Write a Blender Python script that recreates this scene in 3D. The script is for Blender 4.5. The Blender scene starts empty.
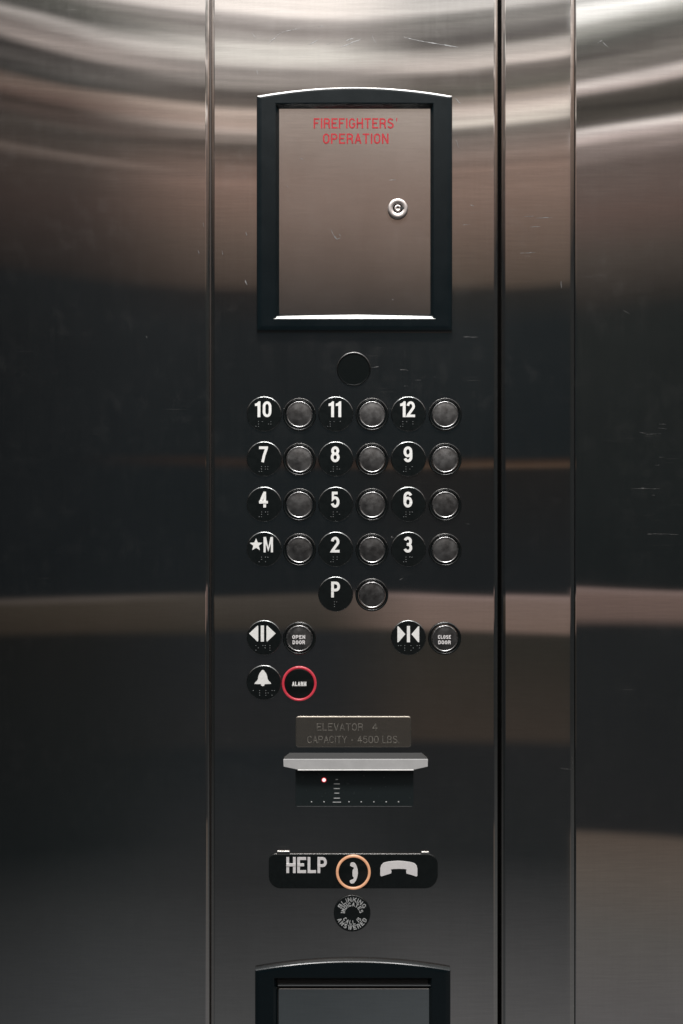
import bpy, math, random
from mathutils import Vector
random.seed(7)
S = bpy.context.scene
COL = S.collection
F = 970.0            # camera distance in mm = focal length in pixels
CX, CY = 341.5, 512.0

# ------------------------------------------------------------------ helpers
def lin(c):
    return tuple(((v/255)/12.92 if v/255 <= .04045 else ((v/255+.055)/1.055)**2.4) for v in c)

def P(px, py, d=0.0):
    """millimetres on the panel (x right, z up, measured on the photograph) at d mm proud of the steel face"""
    k = (F-d)/F
    return Vector(((px-CX)*k/1000, -d/1000, (CY-py)*k/1000))

class MB:
    """collects vertices (mm, local: x right, z up, d towards the viewer) and faces"""
    def __init__(s): s.v=[]; s.f=[]; s.m=[]; s.sm=[]
    def add(s, vs, fs, mi=0, smooth=False):
        b=len(s.v); s.v+= [(x/1000,-d/1000,z/1000) for x,z,d in vs]
        for f in fs: s.f.append([b+i for i in f]); s.m.append(mi); s.sm.append(smooth)
    def build(s, name, mats, parent=None, loc=None):
        me=bpy.data.meshes.new(name); me.from_pydata(s.v,[],s.f)
        if not isinstance(mats,(list,tuple)): mats=[mats]
        for m in mats: me.materials.append(m)
        for p,mi,sm in zip(me.polygons,s.m,s.sm): p.material_index=mi; p.use_smooth=sm
        me.update()
        o=bpy.data.objects.new(name,me); COL.objects.link(o)
        if parent: o.parent=parent
        if loc is not None: o.location=loc
        return o

def lathe(mb, prof, cx=0, cz=0, n=64, mi=0, smooth=True, closed=False):
    """prof: list of (r, d) from outside to centre"""
    vs=[];fs=[]
    rings=[]
    for r,d in prof:
        if r<=1e-6: rings.append([len(vs)]); vs.append((cx,cz,d))
        else:
            rings.append(list(range(len(vs),len(vs)+n)))
            for k in range(n):
                a=2*math.pi*k/n; vs.append((cx+r*math.cos(a),cz+r*math.sin(a),d))
    pairs=list(zip(rings,rings[1:]))
    if closed: pairs.append((rings[-1],rings[0]))
    for A,B in pairs:
        for k in range(n):
            k2=(k+1)%n
            if len(B)==1: fs.append([A[k2],A[k],B[0]][::-1])
            else: fs.append([A[k],A[k2],B[k2],B[k]])
    mb.add(vs,fs,mi,smooth)

def prism(mb, pts, d0, d1, bevel=0.0, mi=0):
    """pts counter-clockwise (x,z); front at d1; optional inset bevel"""
    n=len(pts)
    area=sum(pts[i][0]*pts[(i+1)%n][1]-pts[(i+1)%n][0]*pts[i][1] for i in range(n))
    if area<0: pts=pts[::-1]
    def inset(k):
        out=[]
        for i in range(n):
            p0=Vector(pts[i-1]);p1=Vector(pts[i]);p2=Vector(pts[(i+1)%n])
            e1=(p1-p0).normalized();e2=(p2-p1).normalized()
            n1=Vector((-e1.y,e1.x));n2=Vector((-e2.y,e2.x))
            m=(n1+n2); l=m.length
            m=m/l if l>1e-6 else n1
            c=max(.4,m.dot(n1)); q=p1+m*(k/c); out.append((q.x,q.y))
        return out
    loops=[(pts,d0)]
    if bevel>0:
        loops.append((pts,d1-bevel)); loops.append((inset(bevel*.3),d1-bevel*.3)); loops.append((inset(bevel),d1))
    else: loops.append((pts,d1))
    vs=[];fs=[]
    for L,d in loops: vs+=[(x,z,d) for x,z in L]
    for j in range(len(loops)-1):
        for i in range(n):
            i2=(i+1)%n
            fs.append([j*n+i,j*n+i2,(j+1)*n+i2,(j+1)*n+i])
    fs.append([(len(loops)-1)*n+i for i in range(n)])
    mb.add(vs,fs,mi,False)

def rrect(w,h,r,n=6,cx=0,cz=0):
    pts=[]
    if not isinstance(r,(list,tuple)): r=[r]*4       # tr, tl, bl, br
    for (sx,sz,a0),rr in zip(((1,1,0),(-1,1,90),(-1,-1,180),(1,-1,270)),r):
        for k in range(n+1):
            a=math.radians(a0+90*k/n)
            pts.append((cx+sx*(w/2-rr)+rr*math.cos(a), cz+sz*(h/2-rr)+rr*math.sin(a)))
    return pts

# lettering is drawn with its own strokes: a plain grotesque alphabet
def _arc(cx,cy,rx,ry,a0,a1,n=None):
    n=n or max(4,int(abs(a1-a0)/12))
    return [(cx+rx*math.cos(math.radians(a0+(a1-a0)*i/n)),cy+ry*math.sin(math.radians(a0+(a1-a0)*i/n))) for i in range(n+1)]
def _g(c,k=.36):
    """centre lines of one character in a unit box; (points, closed)"""
    O=[(_arc(.5,1-k,.5,k,0,180)+_arc(.5,k,.5,k,180,360),True)]
    G={
    '0':O,'O':O,
    '2':[(_arc(.5,.72,.47,.28,172,-22)+[(.05,.04),(.0,0),(1,0)],False)],
    '3':[(_arc(.48,.75,.45,.25,160,-85)+[(.32,.51)],False),([(.32,.52)]+_arc(.48,.26,.5,.26,85,-160),False)],
    '4':[([(.70,0),(.70,1)],False),([(.62,.98),(.0,.30)],False),([(0,.30),(1,.30)],False)],
    '5':[([(.90,1),(.16,1),(.08,.52)]+_arc(.48,.32,.50,.33,122,-160),False)],
    '6':[(_arc(.5,.31,.5,.31,0,360)[:-1],True),([(0,.31)]+_arc(.5,.70,.5,.30,180,22),False)],
    '9':[(_arc(.5,.69,.5,.31,0,360)[:-1],True),([(1,.69)]+_arc(.5,.30,.5,.30,0,-158),False)],
    '7':[([(0,1),(1,1),(.98,.92),(.62,.45),(.40,0)],False)],
    '8':[(_arc(.5,.765,.43,.235,0,360)[:-1],True),(_arc(.5,.27,.5,.27,0,360)[:-1],True)],
    'A':[([(0,0),(.47,1),(.53,1),(1,0)],False),([(.17,.30),(.83,.30)],False)],
    'B':[([(0,0),(0,1)]+_arc(.5,.76,.40,.24,90,-90)+[(0,.52)],False),(([(0,.52)]+_arc(.5,.26,.5,.26,90,-90)+[(0,0)]),False)],
    'C':[(_arc(.5,1-k,.5,k,25,180)+_arc(.5,k,.5,k,180,335),False)],
    'D':[([(0,0),(0,1)]+_arc(.45,1-k,.55,k,90,0)+_arc(.45,k,.55,k,0,-90),True)],
    'E':[([(1,1),(0,1),(0,0),(1,0)],False),([(0,.52),(.90,.52)],False)],
    'F':[([(1,1),(0,1),(0,0)],False),([(0,.52),(.85,.52)],False)],
    'G':[(_arc(.5,1-k,.5,k,22,180)+_arc(.5,k,.5,k,180,360)+[(1,.46),(.55,.46)],False)],
    'H':[([(0,0),(0,1)],False),([(1,0),(1,1)],False),([(0,.52),(1,.52)],False)],
    'I':[([(.5,0),(.5,1)],False)],
    'K':[([(0,0),(0,1)],False),([(1,1),(.05,.40)],False),([(.38,.60),(1,0)],False)],
    'L':[([(0,1),(0,0),(1,0)],False)],
    'M':[([(0,0),(0,1),(.08,1),(.5,.12),(.92,1),(1,1),(1,0)],False)],
    'N':[([(0,0),(0,1),(.06,1),(.94,0),(1,0),(1,1)],False)],
    'P':[([(0,0),(0,1)]+_arc(.55,.73,.45,.27,90,-90)+[(0,.46)],False)],
    'R':[([(0,0),(0,1)]+_arc(.55,.75,.43,.25,90,-90)+[(0,.50)],False),([(.55,.50),(.90,.40),(.94,.12),(1,0)],False)],
    'S':[(_arc(.5,.75,.45,.25,20,200)+_arc(.5,.25,.5,.25,62,-160)[0:],False)],
    'T':[([(0,1),(1,1)],False),([(.5,0),(.5,1)],False)],
    'V':[([(0,1),(.47,0),(.53,0),(1,1)],False)],
    'Y':[([(0,1),(.5,.45),(1,1)],False),([(.5,.45),(.5,0)],False)],
    'W':[([(0,1),(.23,0),(.27,0),(.48,1),(.52,1),(.73,0),(.77,0),(1,1)],False)],
    '-':[([(.1,.42),(.9,.42)],False)],
    '.':[([(.5,0),(.5,.03)],False)],
    "'":[([(.5,1),(.42,.72)],False)],
    '1':[([(.75,0),(.75,1),(.66,1),(.55,.86),(.1,.80)],False)],
    }
    return G[c]
ADV={'I':.02,'.':.1,"'":.1,' ':.5,'M':1.25,'W':1.45,'L':.85,'F':.88,'E':.92,'-':.6,'1':.6}
def stroke(mb,pts,closed,t,d0,d1,mi=0):
    """thick line with mitred joins, front at d1"""
    q=[Vector(p) for p in pts]; r=[q[0]]
    for p in q[1:]:
        if (p-r[-1]).length>1e-3: r.append(p)
    if closed and (r[0]-r[-1]).length<1e-3: r.pop()
    n=len(r); Lf=[];Rt=[]
    for i in range(n):
        e1=(r[i]-r[i-1]).normalized() if (i>0 or closed) else None
        e2=(r[(i+1)%n]-r[i]).normalized() if (i<n-1 or closed) else None
        if e1 is None: e1=e2
        if e2 is None: e2=e1
        nn=Vector((-e1.y-e2.y,e1.x+e2.x)); l=nn.length
        nn=nn/l if l>1e-5 else Vector((-e1.y,e1.x))
        c=max(.55,nn.dot(Vector((-e1.y,e1.x))))
        Lf.append(r[i]+nn*(t/2/c)); Rt.append(r[i]-nn*(t/2/c))
    vs=[(p.x,p.y,d1+.005*i) for i,p in enumerate(Lf)]+[(p.x,p.y,d1+.005*i) for i,p in enumerate(Rt)]+[(p.x,p.y,d0) for p in Lf]+[(p.x,p.y,d0) for p in Rt]
    fs=[]
    for i in range(n if closed else n-1):
        j=(i+1)%n
        fs+=[[i,n+i,n+j,j],[i,j,2*n+j,2*n+i],[n+i,3*n+i,3*n+j,n+j]]
    if not closed:
        fs+=[[0,2*n,3*n,n],[n-1,2*n-1,4*n-1,3*n-1]]
    mb.add(vs,fs,mi,False)
def char(mb,c,xf,w,h,t,d0,d1,mi=0,k=.36):
    """one character in a box w x h whose local frame xf(x,z) -> (x,z)"""
    for j,(pts,cl) in enumerate(_g(c,k)):
        ext=[]
        if not cl:
            for e_,f_ in ((pts[0],pts[1]),(pts[-1],pts[-2])):
                dx_,dy_=(e_[0]-f_[0])*(w-t),(e_[1]-f_[1])*(h-t)
                ext.append((e_[1] in (0,1) and abs(dy_)>abs(dx_)) or (e_[0] in (0,1) and abs(dx_)>=abs(dy_)))
        P2=[xf(t/2+p[0]*(w-t) if c not in 'I' else w/2, t/2+p[1]*(h-t)) for p in pts]
        if not cl:
            for idx,nb,on in ((0,1,ext[0]),(-1,-2,ext[1])):
                if on:
                    a_=Vector(P2[idx]); b_=Vector(P2[nb]); q=a_+(a_-b_).normalized()*t*.5; P2[idx]=(q.x,q.y)
        stroke(mb,P2,cl,t,d0,d1+j*.16,mi)
def text(mb, body, cx, cz, w, h, d0, d1, t=None, gap=.32, mi=0, k=.36):
    """one line of text fitted in the box w x h (mm) round cx,cz; t = stroke thickness"""
    t=t or h*.15
    adv=[ADV.get(c,1.0) for c in body]
    g=gap*sum(adv)/len(adv); 
    # every glyph takes adv*u + t of width, gaps g*u
    u=(w-t*sum(0 if c==' ' else 1 for c in body))/(sum(adv)+g*(len(body)-1))
    x=cx-w/2
    for c,a_ in zip(body,adv):
        wd=a_*u+(0 if c==' ' else t)
        if c!=' ': char(mb,c,(lambda X,Zz,x=x: (x+X,cz-h/2+Zz)),wd,h,t,d0,d1,mi,k)
        x+=wd+g*u

def glyph_one(mb,cx,cz,w,h,d0,d1):
    # a plain sans-serif figure one: stem with a flag
    s=w*.52
    x1=cx+w/2; x0=x1-s
    t=cz+h/2; b=cz-h/2
    prism(mb,[(x0,b),(x1,b),(x1,t),(x1-s*.62,t),(x0-.6,t-h*.11),(cx-w/2,t-h*.15),(cx-w/2,t-h*.30),(x0,t-h*.285)],d0,d1)

def arc_text(mb, body, R0, h, adeg_center, span, top, d0, d1, t=.8):
    """letters set on a circle; R0 = radius at mid height of the letters, span in degrees"""
    wd=[.35 if c=='I' else (.6 if c==' ' else (1.3 if c in 'WM' else 1)) for c in body]
    tot=sum(wd); acc=0
    for c,wi in zip(body,wd):
        u=(acc+wi/2)/tot-.5; acc+=wi
        if c==' ': continue
        a=math.radians(adeg_center-u*span if top else adeg_center+u*span)
        w=max(t,(span/180*math.pi*R0/tot)*wi*.74)
        rot=a-math.pi/2 if top else a+math.pi/2
        ox,oz=R0*math.cos(a),R0*math.sin(a); cr,sr=math.cos(rot),math.sin(rot)
        def xf(x,z): 
            lx=x-w/2; lz=z-h/2
            return (ox+lx*cr-lz*sr, oz+lx*sr+lz*cr)
        char(mb,c,xf,w,h,t,d0,d1)

def scratch(mb, x0,y0,x1,y1,w,d,mi=1,j=.5):
    """thin worn sliver in the steel, ragged along its length (pixel millimetres relative to CX,CY)"""
    n=max(3,int(math.hypot(x1-x0,y1-y0)/2.5)); up=[];dn=[]
    L=math.hypot(x1-x0,y1-y0) or 1; nx,ny=-(y1-y0)/L,(x1-x0)/L
    for i in range(n+1):
        t=i/n; ww=w*(.15+.85*random.random())*math.sin(math.pi*min(max(t,.04),.96))**.5/2
        o=random.uniform(-j,j)*.5
        x=x0+(x1-x0)*t+nx*o; y=y0+(y1-y0)*t+ny*o
        up.append((x-CX+nx*ww,CY-y-ny*ww,d)); dn.append((x-CX-nx*ww,CY-y+ny*ww,d))
    vs=up+dn; m=n+1
    fs=[[i,i+1,m+i+1,m+i] for i in range(n)]
    mb.add(vs,fs,mi,False)

# ------------------------------------------------------------------ materials
def newmat(name):
    m=bpy.data.materials.new(name); m.use_nodes=True
    nt=m.node_tree; nt.nodes.clear()
    out=nt.nodes.new('ShaderNodeOutputMaterial')
    return m,nt,out
def N(nt,t,**kw):
    n=nt.nodes.new('ShaderNode'+t)
    for k,v in kw.items():
        if k.startswith('i_'):
            n.inputs[int(k[2:]) if k[2:].isdigit() else k[2:].replace('_',' ')].default_value=v
        else: setattr(n,k,v)
    return n
def math_(nt,op,a,b=None,c=None,clamp=False):
    n=nt.nodes.new('ShaderNodeMath'); n.operation=op; n.use_clamp=clamp
    for i,x in enumerate((a,b,c)):
        if x is None: continue
        if isinstance(x,(int,float)): n.inputs[i].default_value=x
        else: nt.links.new(x,n.inputs[i])
    return n.outputs[0]
def maprange(nt,x,a,b,c=0,d=1,smooth=False):
    n=nt.nodes.new('ShaderNodeMapRange')
    if smooth: n.interpolation_type='SMOOTHSTEP'
    nt.links.new(x,n.inputs[0])
    for i,v in enumerate((a,b,c,d)): n.inputs[i+1].default_value=v
    return n.outputs[0]
def noise(nt,vec,scale,seed=0,detail=3,rough=.55):
    mp=N(nt,'Mapping'); nt.links.new(vec,mp.inputs[0]); mp.inputs['Scale'].default_value=scale; mp.inputs['Location'].default_value=(seed*3.7,seed*1.9,seed*5.3)
    n=N(nt,'TexNoise'); nt.links.new(mp.outputs[0],n.inputs['Vector']); n.inputs['Scale'].default_value=1
    n.inputs['Detail'].default_value=detail; n.inputs['Roughness'].default_value=rough
    return n.outputs['Fac']

def steel(name, base=(.62,.60,.58), rough=.03, hazy=.021, seed=0, wave=.0, scr=1.0, hazerough=.42, grain=.012):
    m,nt,out=newmat(name); L=nt.links.new
    tc=N(nt,'TexCoord').outputs['Object']
    g=noise(nt,tc,(900,900,14),seed,4,.7)          # vertical brushing
    sm=noise(nt,tc,(7,7,5),seed+1,5,.6)            # smudges, wiping marks
    s1=noise(nt,tc,(26,26,950),seed+2,2,.5)        # fine horizontal scuffs
    patch=noise(nt,tc,(11,11,17),seed+3,2,.5)
    scm=math_(nt,'MULTIPLY',maprange(nt,s1,.70,.80),maprange(nt,patch,.52,.66))
    dots=noise(nt,tc,(420,420,300),seed+5,2,.5)
    dm=maprange(nt,dots,.80,.86)
    fac=math_(nt,'ADD',math_(nt,'MULTIPLY',maprange(nt,g,.3,.7),grain),hazy-grain*.5)
    fac=math_(nt,'ADD',fac,math_(nt,'MULTIPLY',maprange(nt,sm,.45,.75),hazy*.35))
    fp=noise(nt,tc,(75,75,60),seed+11,3,.6)
    fac=math_(nt,'ADD',fac,math_(nt,'MULTIPLY',math_(nt,'MULTIPLY',maprange(nt,fp,.50,.68),maprange(nt,patch,.42,.60)),.018))
    fac=math_(nt,'ADD',fac,math_(nt,'MULTIPLY',scm,.16*scr))
    fac=math_(nt,'ADD',fac,math_(nt,'MULTIPLY',dm,.2*scr),clamp=True)
    a=N(nt,'BsdfPrincipled'); a.inputs['Metallic'].default_value=1; a.inputs['Base Color'].default_value=(*base,1)
    L(math_(nt,'ADD',math_(nt,'MULTIPLY',sm,rough*.5),rough*.75),a.inputs['Roughness'])
    b=N(nt,'BsdfPrincipled'); b.inputs['Metallic'].default_value=1; b.inputs['Base Color'].default_value=(*base,1); b.inputs['Roughness'].default_value=hazerough
    if wave>0:
        w=noise(nt,tc,(2.2,2.2,7),seed+7,1,.4)
        bp=N(nt,'Bump'); bp.inputs['Strength'].default_value=1; bp.inputs['Distance'].default_value=wave; L(w,bp.inputs['Height'])
        L(bp.outputs[0],a.inputs['Normal'])
    # tone of the metal itself: grain and horizontal scuffs
    tone=math_(nt,'ADD',math_(nt,'MULTIPLY',math_(nt,'SUBTRACT',g,.5),.12),math_(nt,'MULTIPLY',math_(nt,'SUBTRACT',noise(nt,tc,(32,32,620),seed+9,4,.65),.5),.24))
    tone=math_(nt,'ADD',tone,math_(nt,'MULTIPLY',math_(nt,'SUBTRACT',sm,.5),.25))
    vs_=N(nt,'VectorMath',operation='SCALE'); vs_.inputs[0].default_value=base; L(math_(nt,'ADD',tone,1),vs_.inputs['Scale'])
    L(vs_.outputs[0],a.inputs['Base Color']); L(vs_.outputs[0],b.inputs['Base Color'])
    mx=N(nt,'MixShader'); L(fac,mx.inputs[0]); L(a.outputs[0],mx.inputs[1]); L(b.outputs[0],mx.inputs[2]); L(mx.outputs[0],out.inputs[0])
    return m

def plain(name, col, rough=.4, metal=0, spec=.5, var=.0, emit=None, es=0, coat=0, vscale=300,rv=.03,rnd=0):
    m,nt,out=newmat(name); L=nt.links.new
    b=N(nt,'BsdfPrincipled'); b.inputs['Metallic'].default_value=metal
    b.inputs['Base Color'].default_value=(*col,1); b.inputs['Roughness'].default_value=rough; b.inputs['Specular IOR Level'].default_value=spec
    b.inputs['Coat Weight'].default_value=coat
    tc=N(nt,'TexCoord').outputs['Object']
    n=noise(nt,tc,(vscale,)*3,1,4,.6)
    L(maprange(nt,n,.3,.7,max(.02,rough-rv),rough+rv),b.inputs['Roughness'])
    if var>0:
        cr=N(nt,'Mix',data_type='RGBA'); L(maprange(nt,n,.35,.65),cr.inputs[0])
        cr.inputs[6].default_value=(*[c*(1-var) for c in col],1); cr.inputs[7].default_value=(*[min(1,c*(1+var)) for c in col],1)
        o_=cr.outputs[2]
        if rnd>0:
            oi=N(nt,'ObjectInfo'); sc_=N(nt,'VectorMath',operation='SCALE'); L(o_,sc_.inputs[0]); L(maprange(nt,oi.outputs['Random'],0,1,1-rnd,1+rnd),sc_.inputs['Scale']); o_=sc_.outputs[0]
            ad=N(nt,'VectorMath',operation='ADD'); L(tc,ad.inputs[0]); L(oi.outputs['Random'],ad.inputs[1]); L(ad.outputs[0],n.node.inputs['Vector'].links[0].from_node.inputs[0])
        L(o_,b.inputs['Base Color'])
    if emit:
        b.inputs['Emission Color'].default_value=(*emit,1); b.inputs['Emission Strength'].default_value=es
    L(b.outputs[0],out.inputs[0]); return m

M={}
M['steel_left']=steel('brushed_steel_left',seed=1,wave=.00035)
M['steel_mid']=steel('brushed_steel_mid',seed=4,wave=.00035)
M['steel_strip']=steel('brushed_steel_strip',seed=9,wave=.0002)
M['steel_right']=steel('brushed_steel_right',seed=14,wave=.00035,scr=1.5)
M['door']=steel('satin_steel_door',base=(.60,.56,.53),rough=.14,hazy=.05,seed=20,scr=.7)
M['door_cool']=steel('satin_steel_cool',base=(.46,.50,.51),rough=.14,hazy=.05,seed=31,scr=.5)
M['plate']=steel('etched_steel_plate',base=(.60,.55,.48),rough=.20,hazy=.16,seed=25,scr=.5)
M['bright']=plain('polished_steel',(.86,.86,.84),.22,1)
M['scratch']=plain('scratched_steel',(.17,.17,.17),.55,1,var=.6,vscale=900)
M['cap']=plain('worn_steel_cap',(.235,.235,.235),.36,1,var=.12,vscale=140,rv=.06,rnd=.15)
M['caprim']=plain('worn_cap_rim',(.40,.40,.40),.28,1,var=.3,vscale=400)
M['ring']=plain('polished_rim',(.80,.80,.80),.25,1)
M['edge']=plain('plaque_edge_highlight',(.17,.175,.175),.25,1,var=.3,vscale=300)  # dim metal put on the plaque edge to draw its top highlight
M['edge2']=plain('bezel_edge_highlight',(.065,.065,.065),.3,1,var=.6,vscale=700)  # mottled metal put on bezel and lens edges for a broken highlight
M['display']=plain('smoked_display_window',(.0145,.0195,.0205),.25)
M['gap_shade']=plain('shaded_gap',(.006,.0055,.005),.8,spec=.1)  # near-black colour standing in for the shade deep in the panel gap
M['edge_line']=plain('grey_edge_highlight',(.045,.048,.05),.4)
M['groove']=plain('dull_joint_strip',(.07,.062,.058),.5,1)
M['lock']=plain('satin_nickel',(.44,.40,.385),.45,1)
M['black']=plain('black_plastic',(.006,.0078,.008),.22,var=.1)
M['frame']=plain('dark_blue_grey_plastic',(.0030,.0062,.0078),.20,spec=.42,var=.04,vscale=40)
M['gloss']=plain('black_glass',(.006,.0075,.0075),.12)
M['white']=plain('white_inlay',(.80,.80,.78),.4,var=.06,vscale=500)
M['whitegrey']=plain('pale_grey_inlay',(.70,.68,.68),.45,var=.04,vscale=500)
M['greytext']=plain('grey_print',(.36,.37,.37),.5,var=.3,vscale=700)
M['dottext']=plain('braille_dots',(.10,.105,.105),.25)
M['red']=plain('red_paint',(.30,.014,.02),.6,spec=.2,var=.25,vscale=600)
M['visortop']=plain('dark_grey_plastic',(.012,.012,.0115),.35,spec=.18)
M['etch']=plain('etched_letters',(.12,.113,.10),.4,var=.6,vscale=500)
M['visor']=plain('light_grey_metallic_plastic',(.27,.27,.27),.38,0,var=.05,vscale=80)
M['gap']=plain('dark_gap',(.010,.010,.010),.8)
M['redring']=plain('lit_red_ring',(.22,.025,.035),.3,var=.3,vscale=90,emit=(.80,.045,.075),es=.42)
M['orangering']=plain('lit_orange_ring',(.32,.19,.12),.3,var=.25,vscale=90,emit=(.95,.45,.24),es=.48)
M['led']=plain('lit_indicator',(.9,.5,.5),.3,emit=(1,.60,.62),es=1.6)
M['ledrim']=plain('indicator_lens_edge',(.4,.03,.03),.3,emit=(.7,.03,.04),es=.5)

def tag(o,label=None,cat=None,group=None,kind=None):
    if label:o['label']=label
    if cat:o['category']=cat
    if group:o['group']=group
    if kind:o['kind']=kind
    return o

# ------------------------------------------------------------------ steel sheets
ZT,ZB=900,-1000     # the sheets run on above and below the picture, mm from the picture centre
def sheet(mb,x0,x1,rl=3,rr=3,d=0,depth=14):
    """folded steel sheet between pixel columns x0..x1 with rounded vertical edges"""
    prof=[(x0,d-depth),(x0,d-rl*.62),(x0+.35,d-rl*.47),(x0+rl*.5,d-rl*.20),(x0+rl*.92,d-rl*.04),(x0+rl+.5,d)]
    prof+=[(x1-rr-.5,d),(x1-rr*.92,d-rr*.04),(x1-rr*.5,d-rr*.20),(x1-.35,d-rr*.47),(x1,d-rr*.62),(x1,d-depth)]
    n=len(prof)
    vs=[(x-CX,ZB,dd) for x,dd in prof]+[(x-CX,ZT,dd) for x,dd in prof]
    for i in range(n-1):
        b=(i!=n//2-1)
        mb.add([vs[i],vs[i+1],vs[n+i+1],vs[n+i]],[[0,1,2,3]],0,False)
    # (flat-shaded fine segments keep the wide faces truly flat)

def panel(name,x0,x1,mat,rl,rr,d=0,scr=(),origin=None):
    mb=MB(); sheet(mb,x0,x1,rl,rr,d)
    for s in scr: scratch(mb,*s[:5],d+.12)
    o=mb.build(name,[mat,M['scratch']])
    return o

left=panel('elevator_wall',-520,209.4,M['steel_left'],3,3.6,0,[(146,336,147,338,1.2),(203,222,204,227,.8),(198,250,199,254,.8)])
tag(left,'wide dark brushed steel wall panel left of the button panel','wall panel')
strip=panel('elevator_wall',501.6,575.1,M['steel_strip'],3.6,4.4,0,[(561,281,561.5,288,2.2),(524,217,534,216,.7),(536,218,552,217.5,.8),(530,227,540,226.5,.6),(520,253,536,252.5,.8),(524,256,530,256,.6),(560,768,571,769.5,1.4),(572,757,572.5,765,1.2)])
tag(strip,'narrow steel strip between the button panel and the right wall panel','metal strip')
right=panel('elevator_wall',575.4,1240,M['steel_right'],.8,3,-2,[(640,432,646,433,.8),(646,434,662,433.5,.6),(659,428,668,428.5,1.3),(660,424,667,424,.8),(632,489,640,488.5,.9),(639,488.5,648,488.4,1.7),(648,488.6,661,488.6,.8),(648,534,663,534,1.6),(662,534,680,534.5,.7),(660,457,665,457,.6),(656,465,661,465,.6),(598,42,603,39,.8),(603,41,609,46,.7),(624,310,630,313,.8),(652,495,656,495,.6)])
tag(right,'wide steel wall panel at the right edge with faint horizontal scratches','wall panel')
# each sheet hangs a touch out of true, as pressed steel panels do
def tilt(o,pitch,yaw,px):
    o.rotation_mode='XYZ'
    c=Vector(((px-CX)/1000,0,0)); 
    import mathutils
    R=mathutils.Euler((math.radians(pitch),0,math.radians(yaw))).to_matrix()
    o.rotation_euler=(math.radians(pitch),0,math.radians(yaw)); o.location=c-R@c
tilt(left,.02,-.25,209)
tilt(right,0,.5,576)
tilt(strip,0,.15,502)

wall=MB(); prism(wall,[(494-CX,-1000),(505-CX,-1000),(505-CX,900),(494-CX,900)],-24.5,-16,mi=2); prism(wall,[(204-CX,-1000),(216-CX,-1000),(216-CX,900),(204-CX,900)],-24.5,-3.2,mi=1); prism(wall,[(-900,-1010),(940,-1010),(940,910),(-900,910)],-40,-24)
wl=wall.build('wall',[M['gap'],M['groove'],M['gap_shade']]); tag(wl,kind='structure')

# ------------------------------------------------------------------ control panel (one thing with all it carries)
root=bpy.data.objects.new('control_panel',None); COL.objects.link(root)
root.location=(0,0,0)
tag(root,'tall brushed steel elevator panel carrying all the buttons, cabinets and signs','control panel')

mb=MB(); sheet(mb,210.9,498.0,3.2,3.8,0)
for s in [(346,41,354,38,1.6),(350,43,362,39,1.3),(341,47,352,43,.9),(308,45,318,40,.9),(326,45,334,42,.8),(268,44,280,33,.7),(280,33,300,28,.7),(318,27,324,26,.9),(372,35,376,44,.7),(404,37,420,41,1.3),(420,41,440,44.5,1.5),(440,44.5,458,47,1.4),
          (400,369.6,408,370.2,1.6),(371,367.5,379,366.5,.9),(415,380,421,380,.5),(404,386,408,386,.5),(433,377,436,377,.5),
          (399,580,403,578,1.3),(391,536.5,393.5,538,2.2),(257,70,258,75,1),(246,232,247,236,1),(222,250,223,255,.9),(245,280,247,285,1.6),(205.5,0,205.5,0,.1),
          (465,524,470,524,.5),(252,33,256,38,.5),(463,337,478,337.2,.7),(455,98,461,104,.7),(456,140,459,148,.8),(470,205,474,206,.6),(462,225,470,224.5,.6)]:
    if s[0]!=s[2] or s[1]!=s[3]: scratch(mb,*s,.12)
mb.build('face_plate',[M['steel_mid'],M['scratch']],root)

# ---- cabinet frames
def frame_loops(mb, W, H, arch, loops, mi=0, smooth=False):
    """loops: (side, top, bottom, depth, archfrac); local origin = top-centre corner line, z down negative"""
    n=28; all_=[]
    for s,t,b,d,af in loops:
        L=[(-W/2+s,-H+b,d),(W/2-s,-H+b,d)]
        for k in range(n+1):
            u=1-2*k/n
            L.append((u*(W/2-s), -t+arch*af*(1-u*u), d))
        all_.append(L)
    m=n+3; vs=[p for L in all_ for p in L]; fs=[]
    for j in range(len(all_)-1):
        for i in range(m):
            i2=(i+1)%m
            fs.append([j*m+i,j*m+i2,(j+1)*m+i2,(j+1)*m+i])
    mb.add(vs,fs,mi,smooth)

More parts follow.
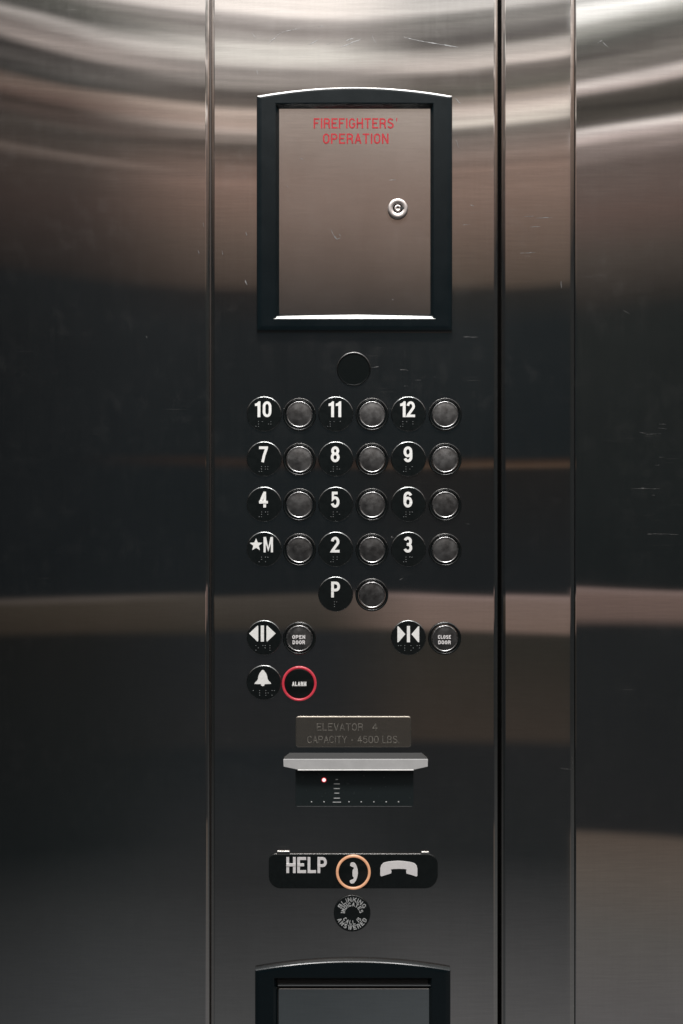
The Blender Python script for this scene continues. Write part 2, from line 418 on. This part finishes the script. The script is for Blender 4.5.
def cabinet(cxp, topp, label_frame, label_door, upper):
    D=6.0
    loc=P(cxp,topp,D)
    W,H,arch=195,234.5,8.6
    mb=MB()
    frame_loops(mb,W,H,arch,[(0,0,0,-D,1),(0.1,.1,.1,-2.6,1),(.5,.45,.5,-1.2,1),(1.2,1.0,1.2,-.5,1),(3.6,1.9,3.6,-.15,1),(5.2,3.2,5.2,0,1),
        (18.5,7.6,11.8,0,0.05),(19.1,8.3,12.4,-.25,0),(19.5,8.8,12.7,-1,0),(22.2,11.5,14.5,-5.2,0)])
    fr=mb.build('cabinet_frame',M['frame'],root,loc); tag(fr,label_frame)
    mb=MB(); prism(mb,[(-77,-H+13),(77,-H+13),(77,-9),(-77,-9)],-5.9,-5.75); mb.build('recess',M['gap'],fr)
    if upper:
        # bright sloping sill along the bottom of the opening
        mb=MB()
        zt,zb=-H+17.2,-H+12.2
        x=80.4
        vs=[(-x,zb,.3),(x,zb,.3),(x-1.4,zb+3.0,-2.2),(x-3.4,zt-1.2,-4.6),(0,zt+.2,-4.8),(-x+3.4,zt-1.2,-4.6),(-x+1.4,zb+3.0,-2.2),(-x,zb-.5,-1.0),(x,zb-.5,-1.0)]
        mb.add(vs,[[0,1,2,6],[6,2,3,4,5],[7,8,1,0]])
        # upturned corners
        mb.add([(-x,zb,.3),(-x+1.4,zb+3.0,-2.2),(-x+1.0,zb+5.2,-2.2),(-x-.1,zb+5.0,-.4)],[[0,1,2,3]])
        mb.add([(x,zb,.3),(x-1.4,zb+3.0,-2.2),(x-1.0,zb+5.2,-2.2),(x+.1,zb+5.0,-.4)],[[3,2,1,0]])
        sill=mb.build('sill',M['bright'],fr)
    return fr

fr1=cabinet(354.5,95.2,'black arched frame around the firefighters cabinet','',True)
fr2=cabinet(352.8,970.0,'black arched frame of the lower cabinet cut off by the picture edge','',False)

# upper door
dz=(108.5+314.5)/2; dx=(279+431.7)/2
mb=MB(); prism(mb,rrect(153,206,.8,2),-1.0,0,.5)
for s in [(331,229,334,236,1.4),(334,236,337,239.5,1.6),(337,239.5,341,237.5,1.5),(339,234,341,236,1.0),(389,180,396,180,.5),(392,299,393,300,.8),(300,158,304,160,.5),(287,186,288,187,.8)]:
    x0,y0,x1,y1,w=s
    scratch(mb,x0-dx+CX,y0-dz+CY,x1-dx+CX,y1-dz+CY,w,.1)
door=mb.build('cabinet_door',[M['door'],M['scratch']],root,P(dx,dz,1.5)); tag(door,'steel cabinet door with red firefighters lettering and a round key lock')
mb=MB()
text(mb,"FIREFIGHTERS",353.7-dx,dz-123.5,80,10.2,0,.2,1.5)
prism(mb,[(396.2-dx,dz-118.2),(397.3-dx,dz-118.2),(396.9-dx,dz-121.6),(396.2-dx,dz-121.6)],0,.2)
text(mb,"OPERATION",355.7-dx,dz-138.8,65.5,10.2,0,.2,1.5)
o=mb.build('lettering',M['red'],door)
# lock
mb=MB()
lathe(mb,[(10,0),(10,2.0),(9.5,2.7),(8.6,3.0),(5.2,3.0),(4.9,2.6),(4.9,.3)],mi=0,n=48)
lathe(mb,[(4.9,.35),(0,.35)],mi=1,n=48)
lathe(mb,[(3.6,.4),(3.6,2.6),(3.2,3.0),(1.2,3.0),(.9,2.2),(0,2.2)],mi=0,n=40)
prism(mb,[(2.2,-1.6),(6.1,-.6),(6.1,.9),(2.2,1.8)],2.9,3.15,mi=1)
lk=mb.build('lock',[M['lock'],M['gap']],door,((397.7-dx)*.001,-.0001,(dz-209.2)*.001))
# lower door
dx2,dz2=354.3,988.6+103
mb=MB(); prism(mb,rrect(152,206,1.2,3),-1.2,0,.7)
mb.build('cabinet_door',[M['door_cool']],root,P(dx2,dz2,2.0))
tag(bpy.context.scene.objects['cabinet_door.001'],'plain steel door of the lower cabinet')
mb=MB()
o2=bpy.context.scene.objects['cabinet_door.001']
prism(mb,rrect(152,.9,.3,2,0,106.6),-1.5,2.4,.3)
mb.build('edge_highlight',M['edge_line'],o2)  # grey bar added as the highlight along the cabinet's inner top edge

# ---- round black lens above the buttons
mb=MB()
lathe(mb,[(17.0,0),(17.0,.6),(16.6,1.1),(16.1,1.25)],n=72,mi=2); lathe(mb,[(16.1,1.25),(15.7,.7),(15.7,.4)],n=72)
lathe(mb,[(15.7,.4),(0,.5)],n=72,mi=1)
o=mb.build('sensor_lens',[M['black'],M['gloss'],M['edge2']],root,P(353.7,369,0)); tag(o,'plain round black lens above the number buttons')

# ---- plaques
BR={'1':'1','2':'12','3':'14','4':'145','5':'15','6':'124','7':'1245','8':'125','9':'24','0':'245','#':'3456','M':'134','P':'1234','*':'345','D':'145','O':'135','C':'14','L':'123','A':'1','N':'1345','R':'1235','E':'15'}
def braille(mb,codes,cx,cz,cell=6.2,dot=2.35,r=.52,d=1.4):
    n=len(codes); x0=cx-(n-1)*cell/2
    for i,c in enumerate(codes):
        for q in BR[c]:
            q=int(q)-1; x=x0+i*cell+(-dot/2 if q<3 else dot/2); z=cz+dot*(1-(q%3))
            lathe(mb,[(r,d),(r*.85,d+.3),(r*.5,d+.5),(0,d+.6)],x,z,n=8)
def disc(R=17.5):
    mb=MB(); lathe(mb,[(R,-.2),(R,.6),(R-.15,.95),(R-.4,1.2),(R-.7,1.36)],n=96,mi=1); lathe(mb,[(R-.7,1.36),(R-1.2,1.4)],n=96); lathe(mb,[(R-1.2,1.4),(0,1.4)],n=96,smooth=False)
    return mb
disc_proto=disc()
disc_mesh=None
BK=M['black']
def plaque(px,py,label,draw,codes,bcx=0,cell=6.2):
    global disc_mesh
    if disc_mesh is None:
        o=disc_proto.build('number_plaque',[BK,M['edge']],root,P(px,py,0)); disc_mesh=o.data
    else:
        o=bpy.data.objects.new('number_plaque',disc_mesh); COL.objects.link(o); o.parent=root; o.location=P(px,py,0)
    o['label']=label
    mb=MB(); draw(mb); mb.build('numeral' if not label.startswith('black round plaque with the') else 'symbol',M['white'],o)
    mb=MB(); braille(mb,codes,bcx,-10.3,cell); mb.build('braille',M['dottext'],o)
    return o
def digits(s):
    w=8.8; h=15.8
    def f(mb):
        if len(s)==1:
            text(mb,s,-.6,4.6,w,h,1.4,1.75,2.7,k=.3)
        else:
            tot={'10':16.4,'11':12.6,'12':14.8}[s]
            glyph_one(mb,-.9-tot/2+2.7,4.6,5.4,h,1.4,1.75)
            if s[1]=='1': glyph_one(mb,-.9+tot/2-2.7,4.6,5.4,h,1.4,1.75)
            else: text(mb,s[1],-.9+tot/2-4.3,4.6,8.6,h,1.4,1.75,2.6,k=.3)
    return f
def letP(mb): text(mb,'P',0,4.6,8.8,15.8,1.4,1.75,2.7)
def starM(mb):
    pts=[]
    for k in range(10):
        r=6.6 if k%2==0 else 2.9; a=math.pi/2+k*math.pi/5; pts.append((-8+r*math.cos(a),4.4+r*math.sin(a)))
    prism(mb,pts,1.4,1.75); text(mb,'M',4.2,4.6,9.4,15.4,1.4,1.75,2.1)
rows={414:('10','11','12'),459:('7','8','9'),504.2:('4','5','6'),549.2:('*M','2','3')}
XC=[264.2,335.8,408.4]; XB=[299.5,372,445]
# ---- buttons
cap_me=bez_me=rim_me=None
def button(px,py,label,d=0):
    """push_button (black bezel) > cap, rim"""
    global cap_me,bez_me,rim_me
    if bez_me is None:
        mb=MB(); lathe(mb,[(16.5,-.2),(16.5,1.2),(16.25,1.7),(15.8,2.05)],n=96,mi=1); lathe(mb,[(15.8,2.05),(15.2,2.1),(14.7,1.8),(14.3,1.0),(13.9,.2),(13.5,-.1)],n=96)
        o=mb.build('push_button',[M['black'],M['edge2']],root,P(px,py,0)); bez_me=o.data
        mb=MB(); lathe(mb,[(13.1,0),(13.1,2.0),(12.95,2.4),(12.7,2.65),(12.4,2.72),(12.2,2.6),(12.0,2.45)],n=96)
        r=mb.build('rim',M['caprim'],o); rim_me=r.data
        mb=MB(); lathe(mb,[(12.0,2.45),(11.3,2.44),(10,2.6),(8,2.82),(6,3.0),(4,3.12),(2,3.19),(0,3.21)],n=96)
        c=mb.build('cap',M['cap'],o); cap_me=c.data
    else:
        o=bpy.data.objects.new('push_button',bez_me); COL.objects.link(o); o.parent=root; o.location=P(px,py,0)
        r=bpy.data.objects.new('rim',rim_me); COL.objects.link(r); r.parent=o
        c=bpy.data.objects.new('cap',cap_me); COL.objects.link(c); c.parent=o
        c.rotation_euler=(0,random.uniform(0,6.28),0)
    o['label']=label
    return o
for y,names in rows.items():
    for i,s in enumerate(names):
        if s=='*M': plaque(XC[i],y,'black round plaque reading star M',starM,'*M',-.6)
        else: plaque(XC[i],y,f'black round plaque with the number {s}' if False else f'black plaque reading {s}',digits(s),'#'+s,-.6)
        button(XB[i],y+.6,f'round steel button to the right of the {"star M" if s=="*M" else s} plaque')
plaque(335.6,594,'black plaque reading P',letP,'P')
button(371.8,594.8,'round steel button to the right of the P plaque')
def sy_open(mb):
    x,z=264.2,637.6
    for L in ([(249.2,633.3),(257.6,625.4),(258.4,625.9),(258.4,640.9),(257.6,641.3)],[(260.9,625.4),(264.1,625.4),(264.1,641.3),(260.9,641.3)],[(266.6,625.9),(267.4,625.4),(275.8,633.3),(267.4,641.3),(266.6,640.9)]):
        prism(mb,[(a-x,z-b) for a,b in L],1.4,1.75)
def sy_close(mb):
    x,z=408.4,637.6
    for L in ([(397.3,626.2),(398.4,626.2),(405.2,634),(398.4,641.9),(397.3,641.9)],[(406.8,625.8),(409.9,625.8),(409.9,642),(406.8,642)],[(411.3,634),(418,626.2),(419.1,626.2),(419.1,641.9),(418,641.9)]):
        prism(mb,[(a-x,z-b) for a,b in L],1.4,1.75)
def sy_bell(mb):
    x,z=264,682.5
    half=[(1.2,670.2),(2.0,671.5),(3.4,673.2),(4.4,676),(4.9,679),(6.2,680.9),(7.9,682.4),(8.3,683.6),(2.0,683.8),(1.5,685.3),(0,686)]
    pts=[(262.9+a-x,z-b) for a,b in half]+[(262.9-a-x,z-b) for a,b in half[-2::-1]]
    pts+= [(262.9-x,z-669.6)]
    prism(mb,pts,1.4,1.75)
plaque(264.2,637.6,'black round plaque with the door open arrows',sy_open,'ODL',0,7)
plaque(408.4,637.6,'black round plaque with the door close arrows',sy_close,'CLOD',.5,6.2)
plaque(264.0,682.5,'black round plaque with the bell symbol',sy_bell,'ALRM',0,6.2)
for px,a,lab in ((299.4,'OPEN','round steel button marked open door'),(444.6,'CLOSE','round steel button marked close door')):
    b=button(px,638.2,lab)
    mb=MB(); text(mb,a,-.5,1.6,12.8,3.7,2.6,3.4,.8); text(mb,'DOOR',-.5,-3.7,12.4,3.7,2.6,3.4,.8)
    mb.build('lettering',M['whitegrey'],b)
# alarm
mb=MB(); lathe(mb,[(14.9,0),(14.9,1.2),(14.0,1.5),(0,1.6)],n=72)
al=mb.build('alarm_button',M['gloss'],root,P(299.3,683.4,0)); tag(al,'black alarm button inside a glowing red ring')
mb=MB(); lathe(mb,[(17.3,-.2),(17.3,1.4),(16.9,2.1),(16.2,2.4),(15.5,2.1),(15.0,1.4),(14.9,.2)],n=96); mb.build('ring',M['redring'],al)
mb=MB(); text(mb,'ALARM',0,-.2,14.2,4.3,1.5,1.85,.95); mb.build('lettering',M['white'],al)

# ---- capacity plate
mb=MB(); prism(mb,rrect(115.4,31,3,6),-.1,1.4,.8)
cp=mb.build('capacity_plate',[M['plate']],root,P(353.4,731.6,0)); tag(cp,'small etched steel plate stating the elevator capacity')
mb=MB()
text(mb,'ELEVATOR',-13.5,4.9,46,7.2,1.4,1.55,.75); text(mb,'4',21.5,4.9,5,7.2,1.4,1.55,.75)
text(mb,'CAPACITY - 4500 LBS.',0,-7.6,92,7.2,1.4,1.55,.75)
mb.build('lettering',M['etch'],cp)

# ---- card reader visor
mb=MB()
X0,X1=-72.6,72.6
def q(l): return l
# rows of (x half left, x half right, z, depth)
A=[(-66,66,8.8,0),(-71.6,71.6,3.6,3.6),(-72,72,3.0,4.0),(-71.6,71.6,-3.4,5.8),(-57.6,57.6,-6.2,6.6),(-57.0,57.0,-7.0,6.2),(-57,57,-7.2,0)]
vs=[];fs=[]
for a,b,z,d in A: vs+=[(a,z,d),(b,z,d)]
for i in range(len(A)-1): fs.append([2*i,2*i+2,2*i+3,2*i+1])
k=len(vs)
vs+=[(-71.6,-3.4,0),(71.6,-3.4,0)]
fs+=[[0,k,6,4,2],[k,12,10,8,6],[1,3,5,7,k+1],[k+1,7,9,11,13]]
mb.add(vs,fs[:1],1); mb.add(vs,fs[1:])
vz=mb.build('visor',[M['visor'],M['visortop']],root,P(355.6,761.6,0)); tag(vz,'light grey sloping visor above the floor indicator')
mb=MB(); prism(mb,rrect(115.0,1.0,.3,2,0,-6.7),6.0,7.0,.25); mb.build('lip_highlight',M['white'],vz)  # white bar painted in as the highlight on the visor's lower bevel

# ---- indicator window
mb=MB(); prism(mb,rrect(118,37,1.0,3),-.1,.5,.3)
iw=mb.build('indicator_window',M['display'],root,P(354.5,787.5,0)); tag(iw,'black display strip with tick marks and one lit lamp')
def iwx(px,py): return (px-354.5,787.5-py)
mb=MB()
x,z=iwx(354.5,806.2); prism(mb,rrect(115,.45,.1,1,x,z),.5,.65)
x,z=iwx(380,782.6); 
mb.build('rule_line',M['dottext'],iw)
mb=MB()
for px in (311.5,324,349,361.3,373.8,386.2,398.5):
    x,z=iwx(px,801.8); lathe(mb,[(.75,.5),(.7,.75),(0,.8)],x,z,n=10)
for py,w in ((779.3,2.2),(783.7,6),(788.4,6),(793,5),(798,6.4),(802,8.5)):
    x,z=iwx(336.8,py); prism(mb,rrect(w,.8,.2,1,x,z),.5,.75)
x,z=iwx(334.2,793); 
mb.build('tick_marks',M['greytext'],iw)
mb=MB(); x,z=iwx(324,779.8)
lathe(mb,[(1.8,.5),(1.6,1.0),(1.0,1.4),(0,1.5)],x,z,n=24,mi=0); lathe(mb,[(2.6,.45),(2.4,.8),(1.8,.9),(1.8,.6)],x,z,n=24,mi=1)
mb.build('indicator_lamp',[M['led'],M['ledrim']],iw)

# ---- help plate
hc=(353.3,870.6)
mb=MB(); prism(mb,rrect(169,34.8,[11,7,12,13],8),-.1,2.0,.9)
hp=mb.build('help_plate',M['black'],root,P(*hc,0)); tag(hp,'long black plaque reading HELP with a telephone handset symbol')
mb=MB(); text(mb,'HELP',306.7-hc[0],hc[1]-864.3,40.4,15.8,2.0,2.35,2.75,.24); mb.build('lettering',M['whitegrey'],hp)
def handset(mb,cx,cz,L,H,rot,d0,d1,thick=.5):
    # arched receiver: outer arc and inner notch with two ear cups
    outer=[];
    for k in range(17):
        u=-1+2*k/16; outer.append((u*L/2,(H*.5)*(1-abs(u)**3.4)-H*.02 if abs(u)<1 else 0))
    pts=[(-L/2,-H*.30),(-L/2+.02*L,-H*.5)]
    inner=[(-L*.21,-H*.34),(-L*.20,-H*.10),(-L*.12,-H*.02),(0,0),(L*.12,-H*.02),(L*.20,-H*.10),(L*.21,-H*.34)]
    poly=[(-L*.5,-H*.12)]+[(p[0]*.98,p[1]) for p in outer[1:-1]]+[(L*.5,-H*.12),(L*.495,-H*.5),(L*.45,-H*.52)]+inner[::-1]+[(-L*.45,-H*.52),(-L*.495,-H*.5)]
    c,s=math.cos(rot),math.sin(rot)
    prism(mb,[(cx+x*c-z*s,cz+x*s+z*c) for x,z in poly],d0,d1)
mb=MB(); prism(mb,[(330+x/5.94-hc[0],hc[1]-845-y/5.94) for x,y in [(298,136),(303,116),(316,102),(340,95),(372,91),(408,89),(444,92),(476,97),(502,104),(514,117),(518,136),(518,178),(512,183),(486,174),(454,165),(451,152),(455,141),(440,138),(408,137),(376,138),(360,141),(365,152),(362,164),(330,174),(306,182),(298,177)]],2.0,2.35,.12); mb.build('handset_symbol',M['whitegrey'],hp)
for x0,x1,y in ((277,290,851.6),(421,429,852.4)):
    cx=(x0+x1)/2; mb=MB()
    prism(mb,rrect(x1-x0,2.2,.7,3,cx-hc[0],hc[1]-y),0,1.7,.5)
    mb.build('edge_glint',M['bright'],hp)  # bright bar added as a glint on the plate's top bevel
mb=MB(); lathe(mb,[(14.8,1.9),(14.8,2.6),(14.2,2.9),(0,3.0)],n=72)
cb=mb.build('call_button',M['gloss'],root,P(353.3,871.2,0)); tag(cb,'black telephone button inside a glowing orange ring')
mb=MB(); lathe(mb,[(17.3,1.8),(17.3,2.9),(16.9,3.5),(16.1,3.8),(15.2,3.5),(14.8,2.9),(14.7,1.9)],n=96); mb.build('ring',M['orangering'],cb)
mb=MB(); prism(mb,[(330+x/5.94-353.3,871.2-845-y/5.94) for x,y in [(122,100),(136,96),(148,101),(157,116),(164,138),(166,160),(162,184),(154,204),(143,219),(128,223),(119,218),(117,206),(128,200),(139,196),(141,187),(134,178),(133,160),(134,143),(141,134),(140,126),(128,122),(119,116)]],2.95,3.3,.1); mb.build('handset_symbol',M['whitegrey'],cb)

# ---- round notice
mb=disc(18.4)
nd=mb.build('round_notice',[M['black'],M['black']],root,P(352.1,913,0)); tag(nd,'round black notice reading blinking indicates call is answered')
mb=MB()
arc_text(mb,'BLINKING',14.0,4.3,90,134,True,1.4,1.7)
arc_text(mb,'INDICATES',9.3,4.0,90,176,True,1.4,1.7)
arc_text(mb,'CALL IS',9.0,4.0,270,126,False,1.4,1.7)
arc_text(mb,'ANSWERED',14.0,4.3,270,142,False,1.4,1.7)
mb.build('lettering',M['greytext'],nd)

# ------------------------------------------------------------------ world: the dim lift cabin as an environment
W=bpy.data.worlds.new('World'); S.world=W; W.use_nodes=True
nt=W.node_tree; nt.nodes.clear(); L=nt.links.new
out=N(nt,'OutputWorld'); bg=N(nt,'Background'); L(bg.outputs[0],out.inputs[0])
tc=N(nt,'TexCoord'); sp=N(nt,'SeparateXYZ'); L(tc.outputs['Generated'],sp.inputs[0])
X,Y,Z=sp.outputs
yy=math_(nt,'ABSOLUTE',Y)
az=math_(nt,'DIVIDE',X,math_(nt,'MAXIMUM',yy,.02))
den=math_(nt,'SQRT',math_(nt,'ADD',math_(nt,'MULTIPLY',Y,Y),math_(nt,'MULTIPLY',math_(nt,'MULTIPLY',X,X),1.7)))
tcurve=math_(nt,'DIVIDE',Z,math_(nt,'MAXIMUM',den,.02))
tflat=math_(nt,'DIVIDE',Z,math_(nt,'MAXIMUM',math_(nt,'SQRT',math_(nt,'ADD',math_(nt,'MULTIPLY',Y,Y),math_(nt,'MULTIPLY',math_(nt,'MULTIPLY',X,X),1.0))),.02))
up=maprange(nt,Z,-.02,.05)
t=N(nt,'Mix',data_type='FLOAT'); L(up,t.inputs[0]); L(tflat,t.inputs[2]); L(tcurve,t.inputs[3]); t=t.outputs[0]
# noise bends the ceiling reflection bands painted into the world
cv=N(nt,'CombineXYZ'); L(math_(nt,'MULTIPLY',az,3.0),cv.inputs[0]); L(math_(nt,'MULTIPLY',t,7.0),cv.inputs[1])
wn=noise(nt,cv.outputs[0],(1,1,1),2,2,.5)
amp=maprange(nt,t,.25,.42,0,.022)
tw=math_(nt,'ADD',t,math_(nt,'MULTIPLY',math_(nt,'SUBTRACT',wn,.5),amp))
row=math_(nt,'SUBTRACT',CY,math_(nt,'MULTIPLY',tw,F))      # elevation written as rows of the profile tables below
REF=.60
SEG=[(-90,165),(165,330),(330,680),(680,1115)]
UU=[maprange(nt,row,a_,b_) for a_,b_ in SEG]
def ramp(stops,aref=0,lift=.006):
    kc=math.sqrt(1+1.7*aref*aref); kf=math.sqrt(1+aref*aref)
    stops=[(CY-(CY-v)/(kc if v<460 else kf),c) for v,c in stops]
    st=[]
    for v,c in stops:
        if not isinstance(c,tuple): c=(c,c,c)
        l=lin(c)
        if v<150 and l[1]<.38: l=tuple(q*(l[1]/.38)**.55 for q in l)
        st.append((v,tuple(max(.0006,(q-lift)/REF) for q in l)))
    st.sort()
    def val(v):
        if v<=st[0][0]: return st[0][1]
        if v>=st[-1][0]: return st[-1][1]
        for (a0,c0),(a1,c1) in zip(st,st[1:]):
            if a0<=v<=a1:
                k=(v-a0)/(a1-a0); return tuple(p+(q-p)*k for p,q in zip(c0,c1))
    cur=None
    for (a_,b_),uu in zip(SEG,UU):
        pts=[(a_,val(a_))]+[q for q in st if a_<q[0]<b_]+[(b_,val(b_))]
        r=N(nt,'ValToRGB'); e=r.color_ramp.elements
        while len(e)<len(pts): e.new(.5)
        for i,(p,c) in enumerate(pts): e[i].position=(p-a_)/(b_-a_)
        for i,(p,c) in enumerate(pts): e[i].color=(*c,1)
        L(uu,r.inputs[0])
        if cur is None: cur=r.outputs[0]
        else:
            g=math_(nt,'GREATER_THAN',row,a_); n=N(nt,'Mix',data_type='RGBA'); L(g,n.inputs[0]); L(cur,n.inputs[6]); L(r.outputs[0],n.inputs[7]); cur=n.outputs[2]
    return cur
C1=[(8,(242,234,228)),(18,(215,208,204)),(28,(150,142,139)),(49,(205,202,196)),(56,(200,196,190)),(66,(160,152,148)),(80,(150,143,138)),(90,(98,90,85)),(104,(104,95,89)),
    (111,(175,160,150)),(124,(164,146,136)),(131,(180,166,158)),(142,(105,95,88)),(180,(124,103,94)),(205,(114,95,86)),(245,(90,78,71)),(284,(66,58,53)),(296,(36,35,35)),
    (330,(31,34,36)),(455,(30,34,36)),(463,(46,39,36)),(472,(30,34,36)),(594,(31,34,36)),(599,(66,62,58)),(629,(54,51,47)),(637,(37,39,41)),(740,(40,41,42)),(752,(35,38,40)),(880,(46,47,48)),(1024,(70,71,72))]
C2=[(5,(196,193,190)),(20,(150,147,143)),(36,(104,100,98)),(43,(108,103,100)),(50,(165,160,155)),(66,(200,190,184)),(72,(120,112,107)),(92,(100,97,90)),(102,(150,138,130)),(112,(196,184,176)),
    (122,(214,206,196)),(130,(128,121,115)),(145,(120,108,102)),(170,(124,105,96)),(205,(116,98,89)),(245,(98,84,76)),(286,(76,67,60)),(297,(38,38,37)),
    (330,(31,35,37)),(457,(30,34,36)),(462,(52,43,38)),(466,(76,62,52)),(470,(34,34,34)),(593,(31,34,36)),(597,(128,112,108)),(601,(112,97,91)),(628,(108,93,86)),(634,(46,45,42)),(735,(56,51,47)),(746,(38,39,40)),(850,(38,40,41)),(1024,(82,82,83))]
LL=[(6,(196,190,186)),(14,(178,172,168)),(26,(120,120,114)),(40,(100,100,96)),(48,(190,184,180)),(58,(150,140,136)),(68,(176,165,160)),(76,(92,88,86)),(88,(112,108,105)),(100,(84,84,82)),(108,(132,116,107)),
    (120,(128,108,100)),(128,(96,84,78)),(136,(112,98,92)),(146,(72,67,63)),(165,(70,63,59)),(171,(108,97,91)),(180,(72,64,60)),(215,(64,55,52)),(280,(42,39,38)),(292,(31,34,36)),
    (330,(31,34,36)),(594,(32,35,37)),(599,(82,76,72)),(604,(62,57,51)),(626,(56,51,46)),(634,(34,35,35)),(840,(34,37,38)),(900,(50,52,53)),(1024,(68,70,72))]
RR=[(4,(250,250,248)),(16,(245,245,242)),(28,(160,160,155)),(44,(104,104,100)),(56,(112,108,104)),(68,(130,125,120)),(78,(120,114,110)),(86,(196,188,184)),(93,(172,160,156)),(98,(86,82,76)),(116,(84,80,74)),(128,(104,98,92)),
    (134,(224,216,212)),(142,(190,176,172)),(150,(118,108,104)),(158,(128,116,112)),(168,(92,82,78)),(215,(88,74,69)),(262,(68,62,58)),(300,(46,44,42)),(316,(36,38,38)),
    (330,(34,37,37)),(588,(31,34,35)),(592,(118,103,99)),(597,(102,87,82)),(618,(96,82,77)),(628,(36,38,39)),(826,(38,39,40)),(835,(82,74,68)),(870,(86,80,75)),(930,(84,82,80)),(1024,(88,87,88))]
SD=[(0,(225,218,212)),(100,(205,196,190)),(140,(175,162,154)),(180,(120,105,96)),(270,(72,63,58)),(310,(42,43,43)),(590,(38,40,41)),(720,(42,43,43)),(850,(62,63,63)),(1024,(88,88,88))]
def mixc(f,a,b):
    n=N(nt,'Mix',data_type='RGBA'); L(f,n.inputs[0]); L(a,n.inputs[6]); L(b,n.inputs[7]); return n.outputs[2]
rl,r1,r2,rr,rs=[ramp(s_,a_) for s_,a_ in ((LL,-.145),(C1,-.11),(C2,.13),(RR,.25),(SD,0))]
c=mixc(maprange(nt,az,-.30,-.09,smooth=True),rl,r1)
c=mixc(maprange(nt,az,-.03,.10,smooth=True),c,r2)
c=mixc(maprange(nt,az,.236,.256,smooth=True),c,rr)
c=mixc(maprange(nt,math_(nt,'ABSOLUTE',az),.50,1.0,smooth=True),c,rs)
# far left fades
fade=maprange(nt,az,-.42,-.17,.62,1,True)
# fine light streaks painted over the ceiling bands
cv2=N(nt,'CombineXYZ'); L(math_(nt,'MULTIPLY',az,1.6),cv2.inputs[0]); L(math_(nt,'MULTIPLY',math_(nt,'ADD',t,math_(nt,'MULTIPLY',math_(nt,'MULTIPLY',az,az),.10)),120.0),cv2.inputs[1])
sn=noise(nt,cv2.outputs[0],(1,1,1),5,4,.68)
sa=maprange(nt,t,.30,.40,0,1)
st=math_(nt,'ADD',1,math_(nt,'MULTIPLY',math_(nt,'MULTIPLY',math_(nt,'SUBTRACT',sn,.5),2.8),sa))
mul=math_(nt,'MULTIPLY',st,fade)
# ceiling overhead and floor
ceil=maprange(nt,t,.62,1.0,0,1,True)
vm=N(nt,'VectorMath',operation='SCALE'); L(c,vm.inputs[0]); L(mul,vm.inputs['Scale'])
cc=N(nt,'Mix',data_type='RGBA'); L(ceil,cc.inputs[0]); L(vm.outputs[0],cc.inputs[6]); cc.inputs[7].default_value=(1.75,1.72,1.70,1)
fl=maprange(nt,t,-.62,-.9,0,1,True)
cf=N(nt,'Mix',data_type='RGBA'); L(fl,cf.inputs[0]); L(cc.outputs[2],cf.inputs[6]); cf.inputs[7].default_value=(.10,.10,.10,1)
L(cf.outputs[2],bg.inputs[0]); bg.inputs[1].default_value=1

# ceiling lamp of the cabin, in front of and above the panel
ld=bpy.data.lights.new('ceiling_lamp','AREA'); ld.shape='RECTANGLE'; ld.size=.9; ld.size_y=.22; ld.energy=36; ld.color=(1,.98,.96)
lo=bpy.data.objects.new('ceiling_lamp',ld); COL.objects.link(lo); lo.location=(0,-.55,1.30)
lo.rotation_euler=(math.radians(18),0,0)

# ------------------------------------------------------------------ camera
cd=bpy.data.cameras.new('camera'); cam=bpy.data.objects.new('camera',cd); COL.objects.link(cam)
cd.sensor_fit='VERTICAL'; cd.sensor_height=24; cd.lens=24*F/1024; cd.clip_start=.01; cd.clip_end=100
cam.location=(0,-F/1000,0); cam.rotation_euler=(math.pi/2,0,0); S.camera=cam
S.view_settings.view_transform='Standard'; S.view_settings.look='None'; S.view_settings.exposure=0; S.view_settings.gamma=1
S.cycles.max_bounces=6
